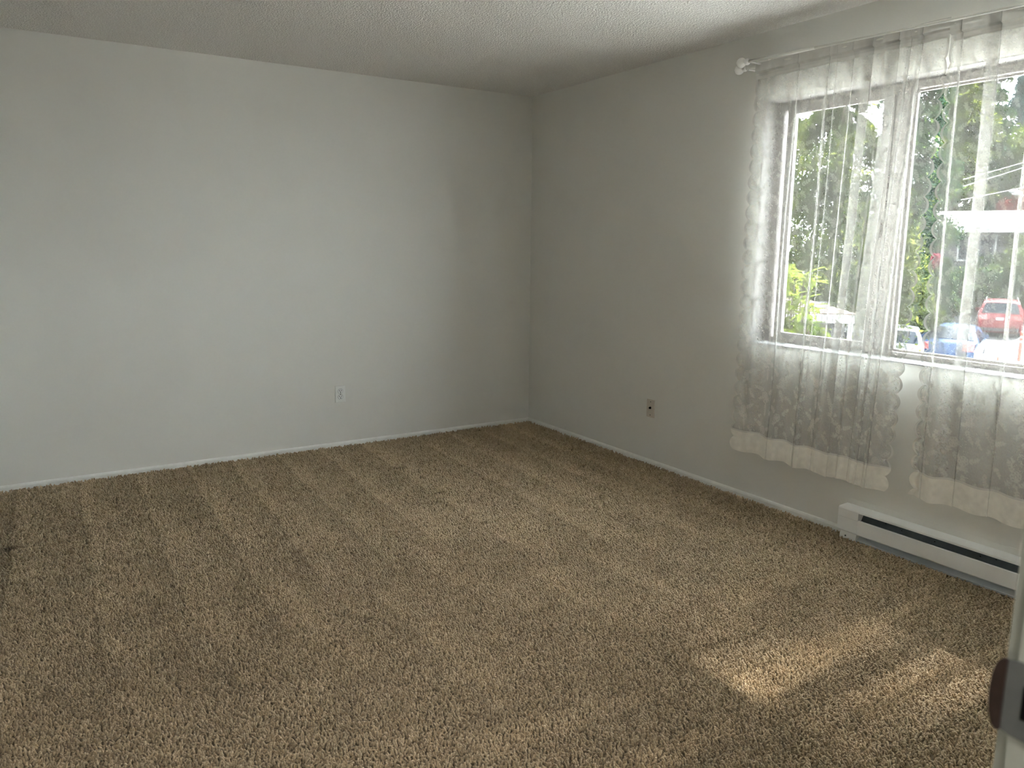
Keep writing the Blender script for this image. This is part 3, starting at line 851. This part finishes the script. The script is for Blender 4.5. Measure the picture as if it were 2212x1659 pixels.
for i, (px, dp, hh) in enumerate(hedge_px):
    broadleaf(gp(px, dp + 2.5), hh, 1.5, M['fir'] if i % 2 else M['shrub'], 7000, ['dark hedge bush behind the tiled garage roof, farthest left', 'dark hedge bush beyond the end of the tiled roof', 'dark hedge bush behind the window mullion', 'dark hedge bush above the blue sedan, left of the grey house'][i], 60 + i, leaf=.09, name='hedge_bush', zc=.5, cat='bush')
for i, (px, dp, hh, rd, m_, lb) in enumerate([
        (2062, 36.3, 2.4, 1.2, 'shrub', 'shrub under the white framed window of the grey house'),
        (2138, 36.6, 2.7, 1.4, 'shrub', 'round shrub against the grey wall, behind the red car'),
        (2205, 36.9, 4.0, 1.5, 'maple', 'taller bright shrub at the right edge behind the red car'),
        (2003, 27.0, 2.7, .5, 'maple', 'slim sunlit shrub in the gap between the lace panels'),
        (2016, 34.5, 5.0, .5, 'shrub', 'tall thin shrub beside the corner of the grey house')]):
    broadleaf(gp(px, dp), hh, rd, M[m_], 5000, lb, 80 + i, leaf=.085, name='garden_shrub', zc=.52, cat='bush')
_b = gp(2196, 51); broadleaf(_b, at(2196, 424, 51).z - _b.z, 1.7, M['redleaf'], 5200, 'red leafed treetop above the pale roof', 88, leaf=.10, name='red_maple', zc=.84)
pf = broadleaf(gp(2012, 28.6), 3.75, .22, M['pink'], 300, 'pink flowering bush in the gap between the lace panels', 89, leaf=.08, name='flowering_bush', zc=.93)

# rhododendron just outside, left half of the window: large leaves in whorls
def leaf_mesh():
    bm = bmesh.new(); n = 5; L, Wd = .16, .026; rows = []
    for k in range(n + 1):
        u = k / n; w = Wd * math.sin(PI * min(.97, u * .95 + .04)) ** .8; z = -.035 * u * u
        rows.append([bm.verts.new((L * u, -w, z + .008)), bm.verts.new((L * u, 0, z)), bm.verts.new((L * u, w, z + .008))])
    for a, b in zip(rows, rows[1:]):
        bm.faces.new((a[0], a[1], b[1], b[0])); bm.faces.new((a[1], a[2], b[2], b[1]))
    me = D.meshes.new('leaf'); bm.to_mesh(me); bm.free(); me.materials.append(M['rhodo'])
    ta = me.attributes.new('tint', 'FLOAT', 'POINT'); ta.data.foreach_set('value', [.6] * len(me.vertices))
    me.polygons.foreach_set('use_smooth', [True] * len(me.polygons)); return me


rg = np.random.default_rng(5)
rbase = gp(1700, 7.6); rh = thing('rhododendron', rbase, 'large leaved rhododendron bush just outside, at the left window edge', 'bush')
LM = leaf_mesh(); stems = bmesh.new(); tips = []
lm_v = np.array([v.co[:] for v in LM.vertices]); lm_f = np.array([p.vertices[:] for p in LM.polygons])
cand = []
for (px, py) in [(1688, 575), (1690, 600), (1672, 590), (1676, 620), (1700, 590), (1718, 598), (1738, 596), (1748, 610), (1708, 612), (1728, 616), (1690, 630), (1712, 640), (1672, 650),
                 (1735, 648), (1750, 662), (1735, 676), (1698, 662), (1715, 672), (1676, 680), (1692, 690), (1712, 700), (1728, 704), (1748, 716), (1766, 716), (1760, 728), (1742, 732), (1700, 715), (1672, 706), (1675, 725), (1722, 726), (1690, 735), (1674, 560), (1680, 540), (1672, 515), (1686, 735)]:
    cand.append(at(px, py, 7.6 + rg.normal(0, .35)))
for k in range(60): cand.append(at(1690 + rg.normal(0, 38), 700 + abs(rg.normal(0, 70)), 7.7 + rg.normal(0, .4)))
made = 0; SV, SF = [], []
for wi, c in enumerate(cand):
    l = Vector(c) - rbase
    cyl(stems, (l.x * .3, l.y * .3, max(.0, l.z - 1.6)), l, .012, .007, seg=5)
    for k in range(8):
        a = 2 * PI * k / 8 + rg.random() * .5; tilt = rg.normal(.15, .35)
        mtx = Matrix.Translation(l) @ Matrix.Rotation(a, 4, 'Z') @ Matrix.Rotation(-tilt, 4, 'Y') @ Matrix.Scale(.75 + .6 * rg.random(), 4)
        if wi < 35:
            o = D.objects.new('leaf', LM); COL.objects.link(o); o.parent = rh; o.matrix_local = mtx; made += 1
        else:
            R = np.array(mtx)[:3, :3]; SV.append(lm_v @ R.T + np.array(mtx)[:3, 3]); SF.append(lm_f + len(lm_v) * (len(SV) - 1))
obj('stems', stems, M['bark'], rh)['kind'] = 'stuff'
np_mesh('lower_leaves', np.concatenate(SV), np.concatenate(SF), M['rhodo'], rh, attr={'tint': np.full(sum(len(q) for q in SV), .45)})['kind'] = 'stuff'


# cars ---------------------------------------------------------------
def car(base, head, prof, wid, paint, label, name='parked_car', rear_glass=(0, 0), roof_rails=False, plate_u=None, tail=None, belt=.95, Ltot=4.4, scale=1.0):
    """prof: closed-over outline (x, z) from rear bumper bottom over the roof to front bumper bottom; x=0 rear"""
    t = thing(name, base, label, 'car', rz=head)
    P = np.array(prof, float); seg = np.hypot(*np.diff(P, axis=0).T); cum = np.r_[0, np.cumsum(seg)]
    U = np.unique(np.r_[np.linspace(0, cum[-1], 44), cum]); px_ = np.interp(U, cum, P[:, 0]); pz_ = np.interp(U, cum, P[:, 1])
    ztop = P[:, 1].max()

    def halfw(z, x):
        w = wid / 2 * np.where(z < belt, 1 - .06 * np.clip((.55 - z) / .4, 0, 1), 1 - .27 * np.clip((z - belt) / (ztop - belt), 0, 1) ** 1.15)
        return w * (1 - .10 * np.clip((.45 - x) / .45, 0, 1) ** 2 - .14 * np.clip((x - Ltot + .7) / .7, 0, 1) ** 2)

    def skin(u, v):
        x = np.interp(u, cum, P[:, 0]); z = np.interp(u, cum, P[:, 1]); w = halfw(z, x)
        crown = .05 * (1 - v * v)
        g = np.array([np.interp(u + .03, cum, P[:, 0]) - np.interp(u - .03, cum, P[:, 0]), np.interp(u + .03, cum, P[:, 1]) - np.interp(u - .03, cum, P[:, 1])])
        g /= max(1e-6, np.hypot(*g)); nx, nz = -g[1], g[0]
        return Vector((x + nx * crown, v * w, z + nz * crown)), Vector((nx, v * .15, nz)).normalized()

    bm = bmesh.new(); vv = np.array([-1, -.94, -.8, -.45, 0, .45, .8, .94, 1]); grid = []
    for u in U:
        grid.append([bm.verts.new(skin(u, v)[0]) for v in vv])
    for a, b in zip(grid, grid[1:]):
        for k in range(len(vv) - 1): bm.faces.new((a[k], a[k + 1], b[k + 1], b[k]))
    for s in (-1, 1):                                    # sides, stacked in height
        xs_ = np.linspace(.02, Ltot - .02, 30); rows = []
        order = np.argsort(px_)
        for x in xs_:
            ins = [pz_[i] for i in range(len(px_)) if abs(px_[i] - x) < .12]
            zt_ = max(np.interp(x, *zip(*sorted([(a, b) for a, b in zip(px_, pz_) if b > .5]))), .5) if True else 0
            zb_ = .24
            rows.append([bm.verts.new((x, s * float(halfw(np.array(zb_ + (zt_ - zb_) * q), x)), zb_ + (zt_ - zb_) * q)) for q in (0, .15, .35, .55, .7, .85, .985)])
        for a, b in zip(rows, rows[1:]):
            for k in range(6): bm.faces.new((a[k], a[k + 1], b[k + 1], b[k]) if s < 0 else (b[k], b[k + 1], a[k + 1], a[k]))
    box(bm, .15, Ltot - .2, -wid * .42, wid * .42, .2, .30)
    obj('body', bm, M[paint], t, smooth=True)

    def patch(nm, u0, u1, v0, v1, m_, off=.012, taper=0.0, thick=.02, par=None):
        b = bmesh.new(); n = 6; A = []
        for i in range(n + 1):
            u = u0 + (u1 - u0) * i / n; row = []
            for j in range(n + 1):
                tp = 1 - taper * i / n
                vm = (v0 + v1) / 2; v = vm + (v0 + (v1 - v0) * j / n - vm) * tp
                p_, n_ = skin(u, v); row.append(b.verts.new(p_ + n_ * off))
            A.append(row)
        for i in range(n):
            for j in range(n): b.faces.new((A[i][j], A[i][j + 1], A[i + 1][j + 1], A[i + 1][j]))
        r = bmesh.ops.extrude_face_region(b, geom=list(b.faces)); mv = [e for e in r['geom'] if isinstance(e, bmesh.types.BMVert)]
        c = skin((u0 + u1) / 2, (v0 + v1) / 2)[1]
        for v in mv: v.co -= c * thick
        return obj(nm, b, M[m_], par or t)

    ug0, ug1 = rear_glass
    patch('rear_window', ug0, ug1, -.86, .86, 'cglass', taper=.05)
    # windscreen: descending part past the roof
    iroof = int(np.argmax(P[:, 1])); top_u = [cum[i] for i in range(len(P)) if P[i, 1] > ztop - .08][-1]
    patch('windscreen', top_u + .06, top_u + .70, -.88, .88, 'cglass')
    for s in (-1, 1):
        a, b_ = tail
        patch('tail_lamp', a, b_, *(sorted((s * .60, s * .985))), 'tail', off=.02, thick=.03)
    if plate_u is not None:
        patch('number_plate', plate_u, plate_u + .13, -.18, .18, 'platew', off=.025, thick=.02)
    patch('bumper_strip', .04, .20, -.92, .92, 'trimb', off=.015)
    # side windows
    x_r0 = px_[np.argmax(pz_ > belt + .12)] + .30; top_x = [p[0] for p in P if p[1] > ztop - .08]
    for s in (-1, 1):
        xa, xm, xb = x_r0, (min(top_x) + max(top_x)) / 2, max(top_x) + .35
        for p0, p1 in ((xa, xm - .04), (xm + .04, xb)):
            b = bmesh.new(); q = []
            z0_, z1_ = belt + .03, ztop - .13
            sh = .12 if p0 == xa else 0; sh2 = .42 if p1 == xb else 0
            for (x, z) in ((p0, z0_), (p1, z0_), (p1 - sh2, z1_), (p0 + sh, z1_)):
                w = float(halfw(np.array(z), x)); q.append((x, s * (w + .008), z))
            A = [b.verts.new(v) for v in q]; B = [b.verts.new((v[0], v[1] - s * .02, v[2])) for v in q]
            for i in range(4): b.faces.new((A[i], A[(i + 1) % 4], B[(i + 1) % 4], B[i]))
            b.faces.new(A); b.faces.new(B[::-1]); obj('side_window', b, M['cglass'], t)
        for x in (.85, Ltot - .85):
            b = bmesh.new(); cyl(b, (x, s * (wid / 2 - .20), .32), (x, s * (wid / 2 + .005), .32), .325, seg=20); w_ = obj('wheel', b, M['tyre'], t)
            b = bmesh.new(); cyl(b, (x, s * (wid / 2), .32), (x, s * (wid / 2 + .015), .32), .20, seg=16); obj('rim', b, M['rim'], w_)
        b = bmesh.new(); mx_ = max(top_x) + .45; yy = sorted((s * (wid / 2 - .06), s * (wid / 2 + .12)))
        box(b, mx_, mx_ + .10, yy[0], yy[1], belt + .02, belt + .14); obj('door_mirror', b, M[paint], t)
        if roof_rails:
            b = bmesh.new(); yr_ = s * (wid / 2 * .68); cyl(b, (.6, yr_, ztop + .05), (2.6, yr_, ztop + .05), .022, seg=8)
            for x in (.62, 2.58): cyl(b, (x, yr_, ztop - .03), (x, yr_, ztop + .05), .022, seg=8)
            obj('roof_rail', b, M['lampw'], t)
    if scale != 1.0: t.scale = (scale,) * 3
    return t


SUV = [(.10, .26), (.02, .45), (.0, .72), (.06, .98), (.10, 1.06), (.38, 1.52), (.50, 1.60), (1.3, 1.66), (2.1, 1.62), (2.6, 1.50), (3.2, 1.06), (4.1, .94), (4.36, .70), (4.38, .40), (4.30, .26)]
SEDAN = [(.10, .26), (.03, .42), (.0, .70), (.05, .94), (.20, 1.00), (.55, 1.02), (1.35, 1.36), (1.8, 1.43), (2.4, 1.42), (2.8, 1.34), (3.5, .98), (4.35, .84), (4.62, .62), (4.64, .36), (4.55, .26)]
HATCH = [(.10, .26), (.02, .45), (.0, .74), (.05, .98), (.10, 1.04), (.48, 1.42), (.62, 1.50), (1.4, 1.53), (2.0, 1.50), (2.5, 1.38), (3.1, 1.00), (3.8, .88), (4.08, .66), (4.10, .38), (4.02, .26)]


def los(px):
    v = ray(px, 600); return math.atan2(v.y, v.x)


def cu(P, i):
    P = np.array(P); return float(np.r_[0, np.cumsum(np.hypot(*np.diff(P, axis=0).T))][i])


car(gp(2166, 31.0), los(2158), SUV, 1.86, 'redcar', 'red sport utility car parked facing away in front of grey house', rear_glass=(cu(SUV, 4) + .02, cu(SUV, 5)), roof_rails=True, plate_u=cu(SUV, 2) + .06, tail=(cu(SUV, 2) + .08, cu(SUV, 3) + .02), belt=1.02, Ltot=4.38, scale=.88)
car(gp(2054, 25.6), los(2048) - .10, SEDAN, 1.84, 'bluecar', 'blue sedan parked facing away, seen between and through the lace panels', rear_glass=(cu(SEDAN, 5) + .04, cu(SEDAN, 6) + .02), plate_u=None, tail=(cu(SEDAN, 2) + .04, cu(SEDAN, 3) + .02), belt=.93, Ltot=4.64)
car(gp(1944, 25.6), los(1938) - .03, HATCH, 1.74, 'silvercar', 'white hatchback parked beside the blue sedan', rear_glass=(cu(HATCH, 4) + .02, cu(HATCH, 5)), plate_u=cu(HATCH, 2) - .06, tail=(cu(HATCH, 2) + .02, cu(HATCH, 3) + .06), belt=.98, Ltot=4.1)
car(gp(1846, 25.2), los(1842) - .22, SUV, 1.86, 'whitecar', 'white car seen low in the left half of window', rear_glass=(cu(SUV, 4) + .02, cu(SUV, 5)), plate_u=cu(SUV, 2) + .06, tail=(cu(SUV, 2) + .08, cu(SUV, 3) + .02), belt=1.02, Ltot=4.38)

# grey house on the right -------------------------------------------------
a0 = los(2110) - PI / 2                                     # wall faces the viewer
hz = gz(38) + .0
hp = at(2024, 600, 39.0); hs = thing('grey_house', (hp.x, hp.y, hz), 'grey house with pale roof and white window behind the red car', 'house', rz=los(2090) - PI / 2)
wz = at(2024, 496, 39.0).z - hz                              # eave height above its base
obj('wall', BX((0, 12, 0, 8, 0, wz)), M['stucco'], hs)
bm = bmesh.new(); prism(bm, [(-.7, wz - .10), (-.7, wz + .06), (4.0, wz + 1.05), (8.7, wz + .06), (8.7, wz - .10), (4.0, wz + .9)], 'x', -.5, 12.5)
obj('roof', bm, M['roofw'], hs)
obj('fascia', BX((-.5, 12.5, -.76, -.70, wz - .16, wz + .08)), M['trimw'], hs)
wf = BX((.75, .83, -.05, .02, wz - 1.55, wz - .25), (2.32, 2.40, -.05, .02, wz - 1.55, wz - .25), (.83, 2.32, -.05, .02, wz - .33, wz - .25), (.83, 2.32, -.05, .02, wz - 1.55, wz - 1.47), (1.54, 1.60, -.045, .02, wz - 1.47, wz - .33))
wo = obj('window', wf, M['trimw'], hs)
obj('pane', BX((.83, 2.32, -.02, .0, wz - 1.47, wz - .33)), M['cglass'], wo)
bm = bmesh.new(); cyl(bm, (.12, -.06, .2), (.12, -.06, wz - .1), .06, seg=10); obj('downspout', bm, M['trimw'], hs)
bm = BX((.10, 12, -.04, .0, .0, .35)); obj('plinth', bm, M['trimb'], hs)
# upper roof of the same house, set back
bm = bmesh.new(); prism(bm, [(3.2, wz + .7), (3.0, wz + 1.55), (6.5, wz + 2.2), (9.0, wz + 1.5), (8.8, wz + .7)], 'x', 4.0, 12.5)
obj('upper_storey', bm, M['roofw'], hs)

# tiled garage, left half of the window -----------------------------------
gpnt = at(1757, 700, 24.0); gzb = gz(gpnt.x)
ga = thing('garage', (gpnt.x, gpnt.y, gzb), 'low garage with brown shingle roof and white eave boards', 'garage', rz=los(1760) - PI / 2 + .10)
ez = at(1760, 675, 24.0).z - gzb; rz_ = at(1757, 652, 26.0).z - gzb
bm = bmesh.new(); n = 9
for k in range(n):                                          # stepped shingle courses up a hipped roof
    f0, f1 = k / n, (k + 1) / n
    y0_, y1_ = -.4 + 2.6 * f0, -.4 + 2.6 * f1; z0_, z1_ = ez + (rz_ - ez + .1) * f0, ez + (rz_ - ez + .1) * f1
    xr0 = 1.15 - 1.35 * f0
    vsq = [bm.verts.new(c) for c in ((-2.6, y0_, z0_ + .035), (xr0, y0_, z0_ + .035), (xr0 - .08, y1_ + .04, z1_ + .02), (-2.6, y1_ + .04, z1_ + .02))]
    vsb = [bm.verts.new((v.co.x, v.co.y, v.co.z - .05)) for v in vsq]
    bm.faces.new(vsq); bm.faces.new(vsb[::-1])
    for i in range(4): bm.faces.new((vsq[i], vsb[i], vsb[(i + 1) % 4], vsq[(i + 1) % 4]))
obj('shingle_courses', bm, M['shingle'], ga)['kind'] = 'stuff'
bm = bmesh.new(); prism(bm, [(-.35, ez - .02), (2.2, rz_ + .03), (4.6, ez - .02)], 'x', -2.6, .6)
obj('roof_deck', bm, M['darkwood'], ga)
for k in range(24):
    obj('eave_board', BX((-2.6 + k * .155, -2.6 + k * .155 + .140, -.44 + .004 * (k % 3), -.41, ez - .27, ez - .01)), M['trimw'], ga)
obj('wall', BX((-2.6, .9, -.1, 4.0, 0, ez - .05)), M['darkwood'], ga)
obj('door', BX((-2.2, .3, -.14, -.1, 0, ez - .45)), M['stucco'], ga)
obj('post', BX((.95, 1.08, -.4, -.27, 0, ez - .05)), M['trimw'], ga)

# posts, cone, street lamp, cables ------------------------------------------
pb = gp(2218, 26.3); t = thing('delineator_post', pb, 'orange delineator post with white bands at the right edge', 'post')
bm = bmesh.new(); cyl(bm, (0, 0, .03), (0, 0, 1.05), .052, seg=16); lathe(bm, [(.052, 1.05), (.04, 1.08), (.02, 1.09)], (0, 0, 0), (0, 0, 1), 16); obj('tube', bm, M['orange'], t, smooth=False)
bm = bmesh.new(); cyl(bm, (0, 0, 0), (0, 0, .05), .17, .12, seg=16); obj('foot', bm, M['tyre'], t)
for z in (.70, .86):
    bm = bmesh.new(); cyl(bm, (0, 0, z), (0, 0, z + .075), .0545, seg=16); obj('reflective_band', bm, M['trimw'], t)
cb = gp(2172, 20.5); dz = at(2157, 774, 20.5).z - cb.z
t = thing('traffic_cone', cb, 'tip of an orange traffic cone above the window sill', 'cone')
bm = bmesh.new(); cyl(bm, (0, 0, .03), (0, 0, max(.5, dz)), .14, .025, seg=16); obj('cone_body', bm, M['orange'], t)
obj('cone_base', BX((-.19, .19, -.19, .19, 0, .035)), M['orange'], t)
lp = gp(2226, 36); tp = at(2195, 416, 36)
t = thing('street_lamp', lp, 'street lamp with pale heads above the roof at the right edge', 'lamp')
bm = bmesh.new(); top = at(2226, 428, 36) - lp; cyl(bm, (0, 0, 0), top, .09, .05, seg=10); obj('pole', bm, M['wire'], t)
bm = bmesh.new(); cyl(bm, top, tp - lp, .03, seg=8); obj('arm', bm, M['wire'], t)
for (qx, qy) in ((2190, 413), (2196, 418)):
    c = at(qx, qy, 36) - lp; bm = bmesh.new(); d_ = RT * .20
    lathe(bm, [(.02, -.22), (.08, -.16), (.11, 0), (.08, .16), (.02, .22)], c, RT, 12); obj('lamp_head', bm, M['lampw'], t, smooth=True)


def cable(p0, p1, depth, label):
    a, b = at(*p0, depth), at(*p1, depth); d = b - a; a2, b2 = a - d * 1.0, b + d * 5.0
    bm = bmesh.new(); pr = None; n = 24
    for k in range(n):
        f0, f1 = k / n, (k + 1) / n
        s0, s1 = -.5 * 4 * f0 * (1 - f0), -.5 * 4 * f1 * (1 - f1)
        cyl(bm, a2.lerp(b2, f0) + Vector((0, 0, s0 * .12)), a2.lerp(b2, f1) + Vector((0, 0, s1 * .12)), .016, seg=6, caps=False)
    return tag(obj('overhead_cable', bm, M['wire']), label, 'cable')


cable((2146, 368), (2212, 348), 27, 'thickest of the overhead cables, uppermost')
cable((2146, 381), (2212, 359), 27.6, 'thin overhead cable just below the uppermost one')
cable((2144, 417), (2212, 402), 28, 'lowest overhead cable, just above the roof')
